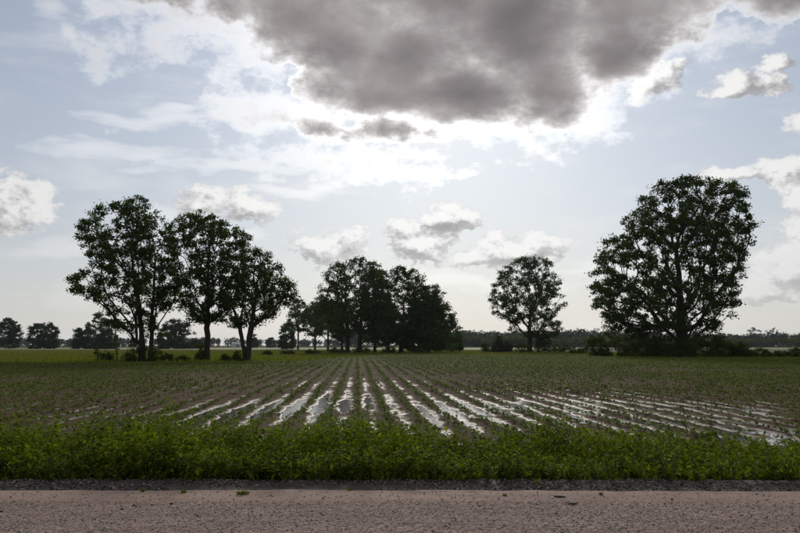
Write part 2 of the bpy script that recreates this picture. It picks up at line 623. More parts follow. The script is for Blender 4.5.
def verge_z(X, Y):
    t = np.clip((Y - 9.0) / 3.6, 0, 1)
    z = -0.030 - 0.30 * t * t * (3 - 2 * t) + 0.075 * np.exp(-((Y - 9.72) / 0.30) ** 2)
    return z + 0.018 * (fbm(X * 4, Y * 4, seed=8) - 0.5) * 2 + 0.02 * (fbm(X * 0.8, Y * 0.8, seed=9) - .5)


grid(np.linspace(-40, 40, 900), np.linspace(8.95, 13.2, 60), verge_z, M['verge_soil'], 'verge')


# field: ridges and furrows, lower in the wet hollows
def crop_end(x, y):
    """far edge of the crop as a distance, by bearing"""
    b = np.clip(x / np.maximum(y, 1), -0.8, 0.8)
    return np.interp(b, [-0.6, -0.25, -0.12, -0.03, 0.06, 0.2, 0.35, 0.6], [78, 82, 92, 140, 150, 135, 115, 112])


HOLLOW = []
for px, py, rx, ry, dep in [(300, 405, 2.2, 5, .045), (262, 412, 1.6, 4, .035), (345, 400, 1.4, 6, .030), (470, 418, 2.0, 4, .045),
                            (445, 400, 1.2, 6, .03), (520, 405, 1.6, 5, .034), (590, 405, 3.5, 4, .040), (640, 420, 3.5, 3, .036), (760, 432, 3.2, 2.0, .050), (700, 424, 2.2, 2.0, .036), (790, 441, 2.0, 1.4, .048),
                            (560, 385, 5, 5, .030), (655, 395, 4, 3, .034), (390, 385, 2.5, 7, .028), (330, 380, 2.5, 7, .030), (205, 412, 2.5, 2.5, .03),
                            (150, 420, 2.5, 2, .026), (60, 412, 4, 3, .022), (700, 408, 4, 3, .035), (620, 375, 8, 6, .02), (240, 385, 4, 6, .022), (780, 408, 4, 3, .03), (90, 395, 5, 4, .018)]:
    c = on_ground(px, py, -0.24)
    HOLLOW.append((c[0], c[1], rx, ry, dep))


def field_low(X, Y):
    z = 0.030 * (fbm(X * 0.16, Y * 0.16, seed=21) - 0.5) * 2 + 0.042 * (fbm(X * 1.0, Y * 0.5, seed=22) - 0.5) * 2
    for cx, cy, rx, ry, d in HOLLOW:
        z = z - d * np.exp(-((X - cx) / rx) ** 2 - ((Y - cy) / ry) ** 2)
    return z + 0.034 * np.clip((Y - 26) / 22, 0, 1)


def field_z(X, Y):
    u = X * RX[0] + Y * RX[1]
    ph = u / ROW
    ridge = 0.5 + 0.5 * np.cos(2 * np.pi * ph)
    amp = 0.085 * np.clip(1.2 - (Y - 12) / 140, 0.5, 1)
    clod = 0.115 * (fbm(X * 4.5, Y * 2.4, seed=31, oct=3) - 0.5) * np.clip(1.4 - Y / 60, 0.25, 1)
    return -0.190 + amp * (ridge ** 0.8 - 0.5) + field_low(X, Y) + clod


WATER = -0.256
us = np.arange(-64, 64, 0.11)
vs = [12.6]
while vs[-1] < 152:
    vs.append(vs[-1] + max(0.16, vs[-1] * 0.011))
vs = np.array(vs)
U, Vv = np.meshgrid(us, vs)
# fan out with distance so the sheet follows the visible wedge
X = U * RX[0] + Vv * RD[0]
Y = U * RX[1] + Vv * RD[1]
Z = field_z(X, Y)
inside = (np.abs(X) < 0.60 * Y + 7) & (Y < crop_end(X, Y) + 2) & (Y > 12.4)
Vx = np.stack([X.ravel(), Y.ravel(), Z.ravel()], 1)
nx, ny = len(us) - 1, len(vs) - 1
i = (np.arange(ny)[:, None] * (nx + 1) + np.arange(nx)[None]).ravel()
Q = np.stack([i, i + 1, i + nx + 2, i + nx + 1], 1)
Q = Q[inside.ravel()[Q].all(1)]
used, inv = np.unique(Q.ravel(), return_inverse=True)
tag(obj('field', new_mesh('field', Vx[used], inv.reshape(-1, 4), mat=M['field_soil'], smooth=True)), kind='structure')
sheet('standing_water', -45, 45, 12.9, 70, WATER, M['water'])

# the land beyond, strip by strip
sheet('dirt_track', -900, -75, 520, 585, GZ + 0.02, M['dry_track'], 4, 1)
sheet('far_soil_strip', 62, 420, 215, 330, GZ + 0.012, M['far_soil'], 4, 2)
sheet('flooded_strip', 72, 135, 211, 236, GZ + 0.024, M['water'])
sheet('far_crop_strip', -300, 900, 360, 760, GZ + 0.016, M['far_crop'], 4, 2)


# ------------------------------------------------------------------ leaves
def leaf_cloud(C, n_each, spread, size, rng, flat=0.6, aspect=0.55, droop=0.0):
    """quads scattered around the cluster centres C"""
    n = len(C) * n_each
    P = np.repeat(C, n_each, 0)
    off = rng.normal(size=(n, 3))
    off *= (spread * np.where(rng.random(n) < 0.3, 2.5, 1.75) * rng.random(n) ** 0.5 / (np.linalg.norm(off, axis=1) + 1e-9))[:, None]
    off *= np.repeat(rng.uniform(0.6, 1.25, len(C)), n_each)[:, None]
    off[:, 2] *= 0.72
    P = P + off
    nrm = rng.normal(size=(n, 3)); nrm[:, 2] += flat * np.sign(rng.random(n) - 0.1) * 1.5
    nrm /= np.linalg.norm(nrm, axis=1)[:, None]
    t = rng.normal(size=(n, 3)); t[:, 2] -= droop
    t -= nrm * (t * nrm).sum(1)[:, None]
    t /= np.linalg.norm(t, axis=1)[:, None]
    b = np.cross(nrm, t)
    L = size * rng.uniform(0.6, 1.3, n)[:, None]
    w = L * aspect * 0.5
    V = np.stack([P - t * L * .5, P + b * w - t * L * 0.05, P + t * L * .5, P - b * w - t * L * 0.05], 1).reshape(-1, 3)
    Q = np.arange(4 * n).reshape(-1, 4)
    return V, Q


def tube(path, radii, sides=6):
    path = np.asarray(path, float); k = len(path)
    d = np.gradient(path, axis=0)
    d /= np.linalg.norm(d, axis=1)[:, None] + 1e-9
    ref = np.tile(np.array([0.31, 0.95, 0.05]), (k, 1))
    a = np.cross(d, ref); a /= np.linalg.norm(a, axis=1)[:, None] + 1e-9
    b = np.cross(d, a)
    th = np.linspace(0, 2 * np.pi, sides, endpoint=False)
    V = path[:, None] + (np.cos(th)[None, :, None] * a[:, None] + np.sin(th)[None, :, None] * b[:, None]) * np.asarray(radii)[:, None, None]
    i = np.arange(k - 1)[:, None] * sides; j = np.arange(sides)[None]
    Q = np.stack([i + j, i + (j + 1) % sides, i + sides + (j + 1) % sides, i + sides + j], 2).reshape(-1, 4)
    return V.reshape(-1, 3), Q


class Acc:
    def __init__(self): self.V, self.Q, self.n = [], [], 0
    def add(self, V, Q):
        self.V.append(V); self.Q.append(np.asarray(Q) + self.n); self.n += len(V)
    def mesh(self, name, mat, smooth=True):
        return new_mesh(name, np.concatenate(self.V), np.concatenate(self.Q), mat=mat, smooth=smooth)


def grow(stems, C, r_base, bf=0.45, sides=6, tip=0.02, rng=None):
    """limbs from the stems to every leaf cluster (minimum spanning tree balanced against path length)"""
    nodes, parent, plen = [], [], []
    for s in stems:
        prev = -1
        for p in s:
            nodes.append(np.asarray(p, float)); parent.append(prev)
            plen.append(0.0 if prev < 0 else plen[prev] + np.linalg.norm(nodes[-1] - nodes[prev]))
            prev = len(nodes) - 1
    ns = len(nodes)
    N = len(C)
    best = np.full(N, np.inf); bp = np.zeros(N, int)

    def relax(k):
        d = np.linalg.norm(C - nodes[k], axis=1)
        pen = np.where(C[:, 2] < nodes[k][2] - 0.3, 0.5 * (nodes[k][2] - C[:, 2]), 0)
        c = d + bf * (plen[k] + d) + pen
        u = c < best
        best[u] = c[u]; bp[u] = k
    base_skip = [0]
    for k in range(ns):
        if nodes[k][2] - nodes[0][2] > 0.9 or ns < 4:
            relax(k)
    done = np.zeros(N, bool)
    for _ in range(N):
        j = int(np.argmin(np.where(done, np.inf, best)))
        done[j] = True
        k = bp[j]
        nodes.append(C[j].copy()); parent.append(k)
        plen.append(plen[k] + np.linalg.norm(C[j] - nodes[k]))
        relax(len(nodes) - 1)
    cnt = np.ones(len(nodes))
    for k in range(len(nodes) - 1, -1, -1):
        if parent[k] >= 0:
            cnt[parent[k]] += cnt[k]
    top = cnt[0]
    rr = tip + (r_base - tip) * (cnt / top) ** 0.62
    k0 = 0
    for s in stems:
        for q in range(len(s)):
            rr[k0 + q] = max(rr[k0 + q], r_base * 0.72 * (1 - 0.72 * q / len(s)))
        k0 += len(s)
    kids = [[] for _ in nodes]
    for k, q in enumerate(parent):
        if q >= 0: kids[q].append(k)
    acc = Acc()
    starts = [k for k, q in enumerate(parent) if q < 0]
    while starts:
        k = starts.pop()
        chain, rad_ = [nodes[k]], [rr[k]]
        if parent[k] >= 0:
            chain.insert(0, nodes[parent[k]]); rad_.insert(0, min(rr[parent[k]], rr[k] * 1.25))
        while kids[k]:
            ch = sorted(kids[k], key=lambda q: -cnt[q])
            if k < ns:
                st = [q for q in ch if q < ns]
                if st: ch.remove(st[0]); ch.insert(0, st[0])
            starts += ch[1:]
            k = ch[0]
            chain.append(nodes[k]); rad_.append(rr[k])
        if len(chain) >= 2:
            c = np.array(chain); r_ = np.array(rad_)
            # rounded, slightly wandering limbs
            tt = np.arange(len(c)); fine = np.linspace(0, len(c) - 1, (len(c) - 1) * 2 + 1)
            sm = c.copy()
            if len(c) > 2:
                sm[1:-1] = 0.5 * c[1:-1] + 0.25 * (c[:-2] + c[2:])
            f = np.stack([np.interp(fine, tt, sm[:, a]) for a in range(3)], 1)
            f[1:-1] += rng.normal(size=(len(f) - 2, 3)) * 0.04
            fr = np.interp(fine, tt, r_)
            if parent_is_root(c[0], stems):
                fr[0] *= 1.45
                if len(fr) > 1: fr[1] *= 1.12
            acc.add(*tube(f, fr, sides if r_[0] > 0.08 else 4))
    return acc


def parent_is_root(p, stems):
    return any(np.linalg.norm(np.asarray(s[0]) - p) < 1e-6 for s in stems)


def crown_points(prof, D, n, rng, gap=0.5, depth=0.9, nscale=0.33, shell=0.55, zfloor=None):
    """cluster centres inside an outline (rows of: height, left, right; photograph pixels at distance D)"""
    rows = []
    for py, xl, xr in prof:
        a, b = on_plane(xl, py, D), on_plane(xr, py, D)
        rows.append((a[2], a[0], b[0]))
    rows = np.array(sorted(rows))
    zs = rows[:, 0]
    out = []
    seed = int(rng.integers(1, 9999))
    tries = 0
    while len(out) < n and tries < 60:
        tries += 1
        m_ = 4000
        z = rng.uniform(zs[0], zs[-1], m_)
        xl = np.interp(z, zs, rows[:, 1]); xr = np.interp(z, zs, rows[:, 2])
        x = rng.uniform(-1, 1, m_); y = rng.uniform(-1, 1, m_)
        # width weighting so wide levels get more clusters
        wmax = (rows[:, 2] - rows[:, 1]).max()
        keep = (x * x + y * y < 1) & (rng.random(m_) < ((xr - xl) / wmax) ** 1.6 + 0.03)
        rho = np.sqrt(x * x + y * y)
        zt = (z - zs[0]) / (zs[-1] - zs[0])
        edge = np.maximum(rho, np.abs(zt * 2 - 1) ** 2)
        keep &= rng.random(m_) < (1 - shell) + shell * edge ** 1.5
        hw = (xr - xl) / 2
        P = np.stack([(xl + xr) / 2 + x * hw * 1.03, D + y * np.minimum(hw * depth, wmax * 0.45), z], 1)
        nz = fbm(P[:, 0] * nscale, P[:, 1] * nscale, P[:, 2] * nscale * 1.25, seed=seed, oct=2)
        keep &= nz > gap - 0.06 * edge
        out += list(P[keep])
    return np.array(out[:n])


def trunk_vines(px, D, n, seed, h0=1.2, h1=7.5, wpx=16):
    rng = np.random.default_rng(seed)
    x = on_plane(px, 345, D)[0]
    return np.stack([x + rng.normal(size=n) * wpx / FPX * D * 0.5, D + rng.normal(size=n) * 0.8, GZ + rng.uniform(h0, h1, n)], 1)


def make_tree(name, label, D, base, prof, r_base, n=420, leaves=46, spread=0.5, size=0.30, seed=1, stems=None, group=None,
              gap=0.44, cat='tree', mat='oak_leaf', lead=0.55, depth=0.9, shell=0.5, lean=0.0, nscale=0.33, sides=7, bf=1.1, extra=None):
    rng = np.random.default_rng(seed)
    C = crown_points(prof, D, n, rng, gap, depth, nscale, shell)
    if extra is not None:
        C = np.concatenate([C, extra])
    root = empty(name, (0, 0, 0))
    b0 = on_plane(base, 350, D); b0[2] = GZ
    origin = np.array([b0[0], D, GZ])
    ztop = C[:, 2].max(); zlow = np.percentile(C[:, 2], 4)
    ss = []
    for dx, dy, lx in (stems or [(0, 0, 0)]):
        st = []
        hh = zlow + (ztop - zlow) * lead - GZ
        cx = C[:, 0].mean()
        for q, t in enumerate(np.linspace(0, 1, 9)):
            wob = rng.normal(size=2) * 0.10 * t * (1 if q else 0)
            st.append(origin + np.array([dx + (lx + 0.30 * (cx - origin[0])) * t ** 1.6 + wob[0], dy + wob[1], hh * t - (0.15 if q == 0 else 0)]))
        ss.append(st)
    acc = grow(ss, C, r_base, bf=bf, sides=sides, rng=rng, tip=0.012 + 0.00012 * D)
    tw = new_mesh('trunk', np.concatenate(acc.V) - origin, np.concatenate(acc.Q), mat=M['bark'], smooth=True)
    V, Q = leaf_cloud(C, leaves, spread, size, rng)
    cm = new_mesh('crown', V - origin, Q, mat=M[mat])
    root.location = origin
    obj('trunk', tw, root)
    obj('crown', cm, root)
    tag(root, label, cat, group)
    return root


# ---- the row of three at the left
make_tree('broadleaf_tree', 'twin-trunked tree with wide left-reaching crown, first of the three trees in the grass', 98, 146.5,
          [(194, 134, 141), (203, 124, 150), (212, 90, 166), (222, 82, 171), (236, 78, 173), (252, 79, 177), (262, 82, 178), (268, 86, 178),
           (276, 72, 179), (288, 72, 178), (297, 84, 178), (308, 106, 174), (320, 108, 168), (330, 110, 160)],
          0.42, n=620, leaves=54, size=0.32, spread=0.37, seed=3, stems=[(-0.45, 0, -1.2), (0.5, 0.3, 0.9)], group=None, gap=0.455, extra=trunk_vines(143, 98, 34, 9))
make_tree('broadleaf_tree', 'single-trunked tree with tall oval crown, middle of the three in the grass', 97, 207,
          [(211, 191, 200), (216, 180, 216), (223, 172, 232), (236, 167, 248), (250, 167, 252), (265, 168, 250), (280, 170, 245), (295, 172, 240),
           (308, 178, 232), (321, 188, 226)], 0.36, n=480, leaves=52, size=0.32, spread=0.36, seed=5, gap=0.46)
make_tree('broadleaf_tree', 'smaller tree with low V fork, last of the three nearest the wooded clump', 96, 246.5,
          [(242, 236, 248), (248, 233, 260), (256, 231, 270), (266, 229, 281), (278, 227, 290), (291, 224, 295), (303, 222, 292), (314, 221, 276), (326, 228, 262)],
          0.26, n=340, leaves=46, size=0.30, spread=0.38, seed=18, gap=0.475, lead=0.35, bf=1.2, stems=[(-.1, 0, -2.6), (.15, .1, 0.6)])
# ---- the great tree at the right
make_tree('broadleaf_tree', 'huge dark broad-crowned tree rising from the bushy hedgerow', 126, 683,
          [(180, 664, 690), (185, 656, 722), (191, 650, 740), (200, 643, 743), (210, 636, 746), (222, 625, 749), (235, 612, 751), (248, 598, 749),
           (258, 592, 743), (270, 588, 738), (285, 586, 735), (297, 588, 735), (310, 593, 730), (320, 606, 722), (331, 622, 715)],
          1.05, n=1100, leaves=72, spread=0.50, size=0.40, seed=71, gap=0.43, lead=0.42, sides=9)
# ---- lone tree right of the clump
make_tree('broadleaf_tree', 'lone rounded tree with fanned limbs standing among low shrubs', 240, 530,
          [(257, 520, 540), (262, 508, 550), (272, 500, 556), (285, 494, 562), (293, 490, 569), (303, 489, 567), (312, 492, 556), (320, 504, 560), (330, 511, 562), (337, 516, 556)],
          0.75, n=620, leaves=56, spread=0.6, size=0.50, seed=14, gap=0.425, lead=0.25, bf=1.2, nscale=0.22)
# ---- the clump in the middle
CL = 'trees of the clump beyond the field'
for a in [
    ('tallest airy tree of the clump, its bare trunks showing below', 215, 355, [(258, 354, 366), (264, 334, 378), (273, 325, 386), (290, 319, 391), (305, 316, 392), (320, 322, 390), (333, 330, 384)], 0.6, 680, 42, .7, .48, 21, .40, [(-2.0, 0, -1), (1.2, 1.0, 1)]),
    ('broad dark tree on the right shoulder of the clump', 218, 401, [(267, 396, 410), (272, 390, 420), (282, 380, 432), (295, 375, 440), (310, 372, 446), (325, 372, 446), (341, 378, 440)], 0.65, 680, 44, .7, .5, 22, .405, None),
    ('dense rounded tree leafy down to the grass, right of the clump', 212, 428, [(286, 420, 438), (292, 411, 446), (301, 407, 451), (313, 405, 456), (328, 404, 460), (350, 406, 459)], 0.5, 420, 44, .7, .5, 23, .43, None),
    ('low round tree closing the right end of the clump', 250, 452, [(317, 448, 455), (326, 441, 459), (337, 438, 462), (350, 437, 463)], 0.4, 150, 44, .75, .55, 24, .40, None),
    ('lowest bushy tree at the far left end of the clump', 400, 286, [(324, 283, 290), (332, 280, 293), (341, 278, 295), (348, 278, 295)], 0.4, 130, 40, .9, .8, 25, .38, None),
    ('airy slender tree second from the left end of the clump', 370, 298, [(300, 295, 305), (309, 290, 310), (320, 287, 312), (331, 290, 309)], 0.45, 170, 34, .9, .75, 26, .47, None),
    ('dark tree with bare thin trunk beside the airy slender one', 340, 315, [(303, 309, 321), (311, 303, 329), (324, 301, 331), (335, 305, 328)], 0.45, 200, 38, .9, .72, 27, .42, None),
    ('mid-height dark tree left of the tallest in the clump', 300, 328, [(301, 320, 338), (310, 313, 345), (324, 312, 345), (336, 318, 340)], 0.45, 220, 40, .85, .66, 28, .42, None),
    ('tree tucked under the left limbs of the tallest clump tree', 255, 342, [(302, 334, 350), (312, 328, 356), (326, 327, 357), (338, 331, 352)], 0.45, 220, 40, .75, .58, 29, .42, None),
    ('slim tree between the two tallest crowns of the clump', 235, 375, [(270, 372, 384), (279, 366, 389), (296, 361, 391), (312, 359, 394), (330, 362, 390), (342, 366, 386)], 0.45, 320, 42, .75, .55, 30, .41, None),
    ('shorter tree in front of the broad dark one', 208, 388, [(303, 382, 394), (315, 376, 402), (330, 375, 403), (345, 379, 399)], 0.3, 200, 42, .65, .48, 31, .42, None),
    ('leafy tree filling the gap before the dense rounded one', 222, 413, [(300, 406, 420), (314, 400, 428), (330, 398, 430), (349, 400, 428)], 0.35, 180, 42, .7, .5, 32, .44, None),
]:
    make_tree('clump_tree', a[0], a[1], a[2], a[3], a[4], n=a[5], leaves=a[6], spread=a[7] * 0.8, size=a[8] * 1.05, seed=a[9], gap=a[10], stems=a[11], group=CL,
              mat='oak_leaf', nscale=0.22, sides=6)
# ---- solitary trees far behind the left row
FG = 'far trees along the dirt track'
for a in [
    ('round dark tree at the left end of the far track', 470, 8, [(319, 4, 13), (325, -3, 19), (334, -6, 21), (342, -6, 19), (348, -4, 18)], 180, 41),
    ('squat flat-topped dark tree standing alone by the far track', 460, 44, [(323, 36, 52), (328, 31, 57), (336, 29, 59), (343, 29, 58), (348.5, 31, 57)], 190, 42),
    ('peaked dark tree behind the vine-hung snag', 440, 100, [(313, 97, 101), (318, 93, 107), (326, 86, 114), (335, 83, 117), (343, 82, 118), (348.5, 83, 116)], 230, 43),
    ('small sapling-like tree at the foot of the peaked dark tree', 445, 79, [(328, 77, 80), (333, 75, 83), (340, 73, 84), (348, 72, 85)], 70, 44),
    ('rounded tree seen between the twin and single trunks', 445, 176, [(319, 172, 184), (325, 164, 190), (333, 159, 194), (342, 158, 194), (348.5, 160, 192)], 220, 45),
    ('small narrow tree behind the V-forked trunk', 620, 254, [(334, 251, 256), (339, 249, 258), (347, 249, 258)], 60, 46),
    ('tiny far-off tree near the left end of the clump', 700, 271, [(338, 269, 273), (342, 267, 275), (347, 267, 275)], 50, 47),
    ('low shrubby tree by the single trunk, far off', 480, 196, [(340, 192, 199), (344, 189, 203), (348, 188, 204)], 60, 48),
]:
    make_tree('far_tree', a[0], a[1], a[2], a[3], 0.35, n=int(a[4] * 1.2), leaves=44, spread=0.85, size=0.95, seed=a[5], gap=0.36, group=FG, mat='far_leaf', nscale=0.15, sides=5)
for a in [('spreading treetop standing above the right-hand wood', 1010, 754, [(328, 751, 757), (331, 747, 761), (336, 746, 762), (342, 748, 760)], 51),
          ('open-topped tall tree standing above the right-hand wood', 1010, 773, [(328, 769, 776), (331, 765, 780), (336, 764, 782), (342, 766, 780)], 52)]:
    make_tree('far_tree', a[0], a[1], a[2], a[3], 0.5, n=70, leaves=34, spread=1.0, size=1.2, seed=a[4], gap=0.3, group='treetops above the wood', mat='far_leaf', nscale=0.1, sides=5)


# ------------------------------------------------------------------ bushes
def make_bush(name, label, px, D, wpx, hpx, seed, mat='bush_leaf', n=70, leaves=40, size=0.26, spread=0.30, group=None, cat='bush', zscale=1.0, cone=False):
    rng = np.random.default_rng(seed)
    w = wpx / FPX * D; h = hpx / FPX * D
    ox = on_plane(px, 345, D)[0]
    C = []
    sd_ = seed * 7
    while len(C) < n:
        p = rng.uniform(-1, 1, 3); p[2] = abs(p[2])
        lim = (1 - p[2]) if cone else math.sqrt(max(0, 1 - p[2] ** 2))
        lim *= 0.75 + 0.5 * vnoise(np.array([math.atan2(p[1], p[0]) * 1.6]), np.array([p[2] * 3]), seed=sd_)[0]
        if math.hypot(p[0], p[1]) <= lim + 0.06:
            C.append((p[0] * w / 2, p[1] * w * 0.42, 0.10 + p[2] * h * rng.uniform(0.85, 1.0)))
    C = np.array(C)
    root = empty(name, (ox, D, GZ))
    V, Q = leaf_cloud(C, leaves, spread, size, rng, flat=0.4)
    V[:, 2] = np.maximum(V[:, 2], 0.0)
    acc = Acc()
    for k in rng.choice(len(C), min(9, len(C)), False):
        c = C[k]
        path = [(c[0] * 0.12, c[1] * 0.12, -0.05), (c[0] * 0.4, c[1] * 0.4, c[2] * 0.5), tuple(c)]
        acc.add(*tube(path, [0.05, 0.035, 0.012], 4))
    obj('stem', acc.mesh('stem', M['bark']), root)
    obj('foliage', new_mesh('foliage', V, Q, mat=M[mat]), root)
    tag(root, label, cat, group)
    return root


HG = 'bushes of the hedgerow around the great tree'
for k, a in enumerate([
    ('low bush at the hedgerow end toward the lone tree', 598, 132, 22, 18), ('tallest leafy bush left of the great trunk', 622, 128, 34, 37),
    ('rounded bush between the tallest bush and the great trunk', 642, 127, 28, 31), ('medium bush at the left foot of the great trunk', 660, 124, 26, 20),
    ('low bush before the great trunk', 680, 121, 30, 15), ('bush at the right foot of the great trunk', 703, 124, 30, 24),
    ('sloping bush right of the great trunk bush', 722, 125, 28, 18), ('small bush where the hedgerow thins out', 738, 125, 22, 12)]):
    make_bush('hedge_bush', a[0], a[1], a[2], a[3] * 1.15, a[4] * 1.35, seed=60 + k, n=150 if a[4] > 25 else 100, leaves=46, group=HG, spread=0.34, size=0.27)
LH = 'low bushes trailing along the flooded strip'
for k, a in enumerate([('tiny bush before the soaked strip, next to the thinning hedgerow', 751, 126, 16, 7), ('knee-high bush standing up before the bright puddle', 762, 128, 18, 10),
                       ('flat low bush past the upright one', 779, 127, 20, 7), ('last low bush of the hedgerow line', 796, 126, 18, 11)]):
    make_bush('low_bush', *a, seed=75 + k, n=45, leaves=40, group=LH, spread=0.25, size=0.22)
# beside the lone tree
SG = 'shrubs around the lone rounded tree'
make_bush('conical_shrub', 'dark conical shrub left of the lone tree', 499, 236, 18, 23, 81, n=80, spread=0.5, size=0.42, group=SG, cone=True, mat='far_leaf')
make_bush('brown_shrub', 'brownish shrub beside the dark conical one', 508, 234, 10, 12, 82, mat='brown_leaf', n=40, spread=0.4, size=0.38, group=SG)
make_bush('small_shrub', 'small green shrub at the left end of the lone tree shrubs', 485, 238, 9, 10, 83, n=30, spread=0.4, size=0.38, group=SG)
make_bush('round_shrub', 'dark round bush against the lone tree trunk', 543, 236, 16, 24, 84, n=80, spread=0.5, size=0.42, group=SG, mat='far_leaf')
make_bush('small_shrub', 'low shrub under the lone tree trunk', 523, 234, 16, 9, 85, n=36, spread=0.4, size=0.38, group=SG)
make_bush('small_shrub', 'low shrub trailing right of the round bush', 561, 236, 22, 9, 86, n=40, spread=0.4, size=0.38, group=SG)
make_bush('small_shrub', 'flat shrub between the lone tree and the hedgerow', 578, 200, 20, 6, 87, n=36, spread=0.3, size=0.34, group=SG)
# at the feet of the left trees
TG = 'undergrowth at the feet of the three trees'
for k, a in enumerate([('leafy bush at the foot of the twin trunks', 156, 97, 18, 16), ('bush tangled left of the twin trunks', 131, 97, 18, 12),
                       ('small bush hugging the single trunk', 201, 96.5, 10, 18), ('low bush past the twin trunks', 168, 97, 12, 8),
                       ('tuft of brush at the base of the forked tree', 238, 95.5, 12, 10), ('low brush between single trunk and forked tree', 226, 97, 12, 6),
                       ('low brush right of the twin-trunk bush', 183, 98, 14, 5), ('brush beyond the vine-hung snag', 108, 98, 14, 9)]):
    make_bush('trunk_brush', *a, seed=90 + k, n=30 + int(a[4] * 1.6), leaves=34, group=TG, spread=0.2, size=0.17)
CG = 'low brush in front of the clump'
for k, a in enumerate([('dark mound of brush before the left trees of the clump', 337, 205, 16, 6), ('low brush at the foot of the tallest clump tree', 362, 208, 18, 6),
                       ('low brush under the broad dark clump tree', 388, 206, 18, 6), ('low brush patch in the grass left of the dark mound', 312, 190, 14, 3.5),
                       ('flat brush patch farthest left before the clump', 288, 180, 14, 3), ('low brush under the dense rounded tree', 418, 207, 20, 6),
                       ('small dark weed patch between forked tree and clump', 268, 165, 8, 3.5)]):
    make_bush('clump_brush', *a, seed=110 + k, n=40, leaves=36, group=CG, spread=0.3, size=0.3)


# thin snags hung with vines beside the twin trunks
def make_snag(label, px, D, top_px, top_py, seed, n=26):
    rng = np.random.default_rng(seed)
    b = on_plane(px, 350, D); b[2] = GZ
    t = on_plane(top_px, top_py, D)
    q = np.linspace(0, 1, 9)[:, None]
    path = b + (t - b) * q + rng.normal(size=(9, 3)) * 0.07 * (q > 0)
    root = empty('vine_snag', b)
    V, Q = tube(path - b - np.array([0, 0, 0.0]), np.linspace(0.10, 0.03, 9), 5)
    obj('stem', new_mesh('stem', V, Q, mat=M['dead_wood'], smooth=True), root)
    C = (path[rng.integers(2, 9, n)] - b) + rng.normal(size=(n, 3)) * np.array([.35, .35, .25])
    V, Q = leaf_cloud(C, 16, 0.14, 0.17, rng)
    obj('vine', new_mesh('vine', V, Q, mat=M['oak_leaf']), root)
    tag(root, label, 'snag', 'vine-hung snags by the twin trunks')


make_snag('thin tall snag hung with vines left of the twin trunks', 118, 97, 113, 318, 131, 40)
make_snag('short stump wrapped in vines, outermost left of the twin trunks', 98, 97, 97.5, 347, 132, 34)


def make_limb():
    b = on_plane(128, 350, 96.5); b[2] = GZ
    t = on_plane(141, 346, 96.8)
    q = np.linspace(0, 1, 7)[:, None]
    path = (t - b) * q + np.array([0, 0, .05]) + np.random.default_rng(4).normal(size=(7, 3)) * 0.04
    V, Q = tube(path, np.linspace(0.09, 0.12, 7), 6)
    o = obj('fallen_limb', new_mesh('fallen_limb', V, Q, mat=M['dead_wood'], smooth=True), loc=b)
    tag(o, 'dead limb leaning against the twin trunks', 'limb')


make_limb()


# ------------------------------------------------------------------ far woods
def wood(name, x0, x1, D0, D1, hm, n, seed, size, label, mat='wood_leaf'):
    rng = np.random.default_rng(seed)
    x = rng.uniform(x0, x1, n); y = rng.uniform(D0, D1, n)
    hh = hm * (0.72 + 0.5 * fbm(x * 0.012, y * 0 + 3, seed=seed, oct=3)) * rng.uniform(0.85, 1.12, n)
    C = []
    for a, b, h in zip(x, y, hh):
        k = 26
        d = rng.normal(size=(k, 3)); d /= np.linalg.norm(d, axis=1)[:, None]
        r = h * rng.uniform(0.22, 0.32)
        c = np.array([a, b, GZ + h - r * 1.1]) + d * np.array([r, r, r * 1.15])
        C.append(c)
        low = np.stack([a + rng.uniform(-r, r, 12), b + rng.uniform(-r, r, 12), GZ + rng.uniform(0.3, max(h - r, 1), 12)], 1)
        C.append(low)
    C = np.concatenate(C)
    V, Q = leaf_cloud(C, 7, size * 0.9, size, rng, flat=0.5, aspect=0.8)
    V[:, 2] = np.maximum(V[:, 2], GZ)
    o = obj(name, new_mesh(name, V, Q, mat=M[mat]))
    tag(o, label, 'woods', kind='stuff')


wood('far_woods', -1400, -60, 1300, 1400, 13, 420, 201, 2.0, 'dark blue line of woods along the horizon behind the dirt track')
wood('far_woods', -80, 1300, 1000, 1070, 18.5, 900, 202, 1.7, 'tall dark woods on the horizon behind the lone tree and hedgerow')
wood('near_woods', 60, 900, 800, 830, 9, 520, 203, 1.5, 'lower band of young woods in front of the tall woods', 'bush_leaf')


# a pale barn far off by the woods
def make_barn():
    b = on_plane(238, 346, 1180); b[2] = GZ
    root = empty('barn', b)
    w, l, h, rf = 18, 8, 4.2, 2.6
    V = [(-w/2, -l/2, 0), (w/2, -l/2, 0), (w/2, l/2, 0), (-w/2, l/2, 0), (-w/2, -l/2, h), (w/2, -l/2, h), (w/2, l/2, h), (-w/2, l/2, h),
         (-w/2, 0, h + rf), (w/2, 0, h + rf)]
    obj('wall', new_mesh('wall', V, [(0, 1, 5, 4), (2, 3, 7, 6)], [(1, 2, 6), (1, 6, 5), (5, 6, 9), (3, 0, 4), (3, 4, 7), (7, 4, 8)], mat=M['barn_wall']), root)
    o_ = 0.4
    V = [(-w/2-o_, -l/2-o_, h-0.2), (w/2+o_, -l/2-o_, h-0.2), (w/2+o_, 0, h+rf+.1), (-w/2-o_, 0, h+rf+.1), (w/2+o_, l/2+o_, h-0.2), (-w/2-o_, l/2+o_, h-0.2)]
    obj('roof', new_mesh('roof', V, [(0, 1, 2, 3), (3, 2, 4, 5)], mat=M['barn_roof']), root)
    V = [(-2, -l/2-.05, 0), (2, -l/2-.05, 0), (2, -l/2-.05, 3.2), (-2, -l/2-.05, 3.2)]
    obj('door', new_mesh('door', V, [(0, 1, 2, 3)], mat=M['barn_door']), root)
    tag(root, 'pale low barn far off before the horizon woods', 'barn')


make_barn()


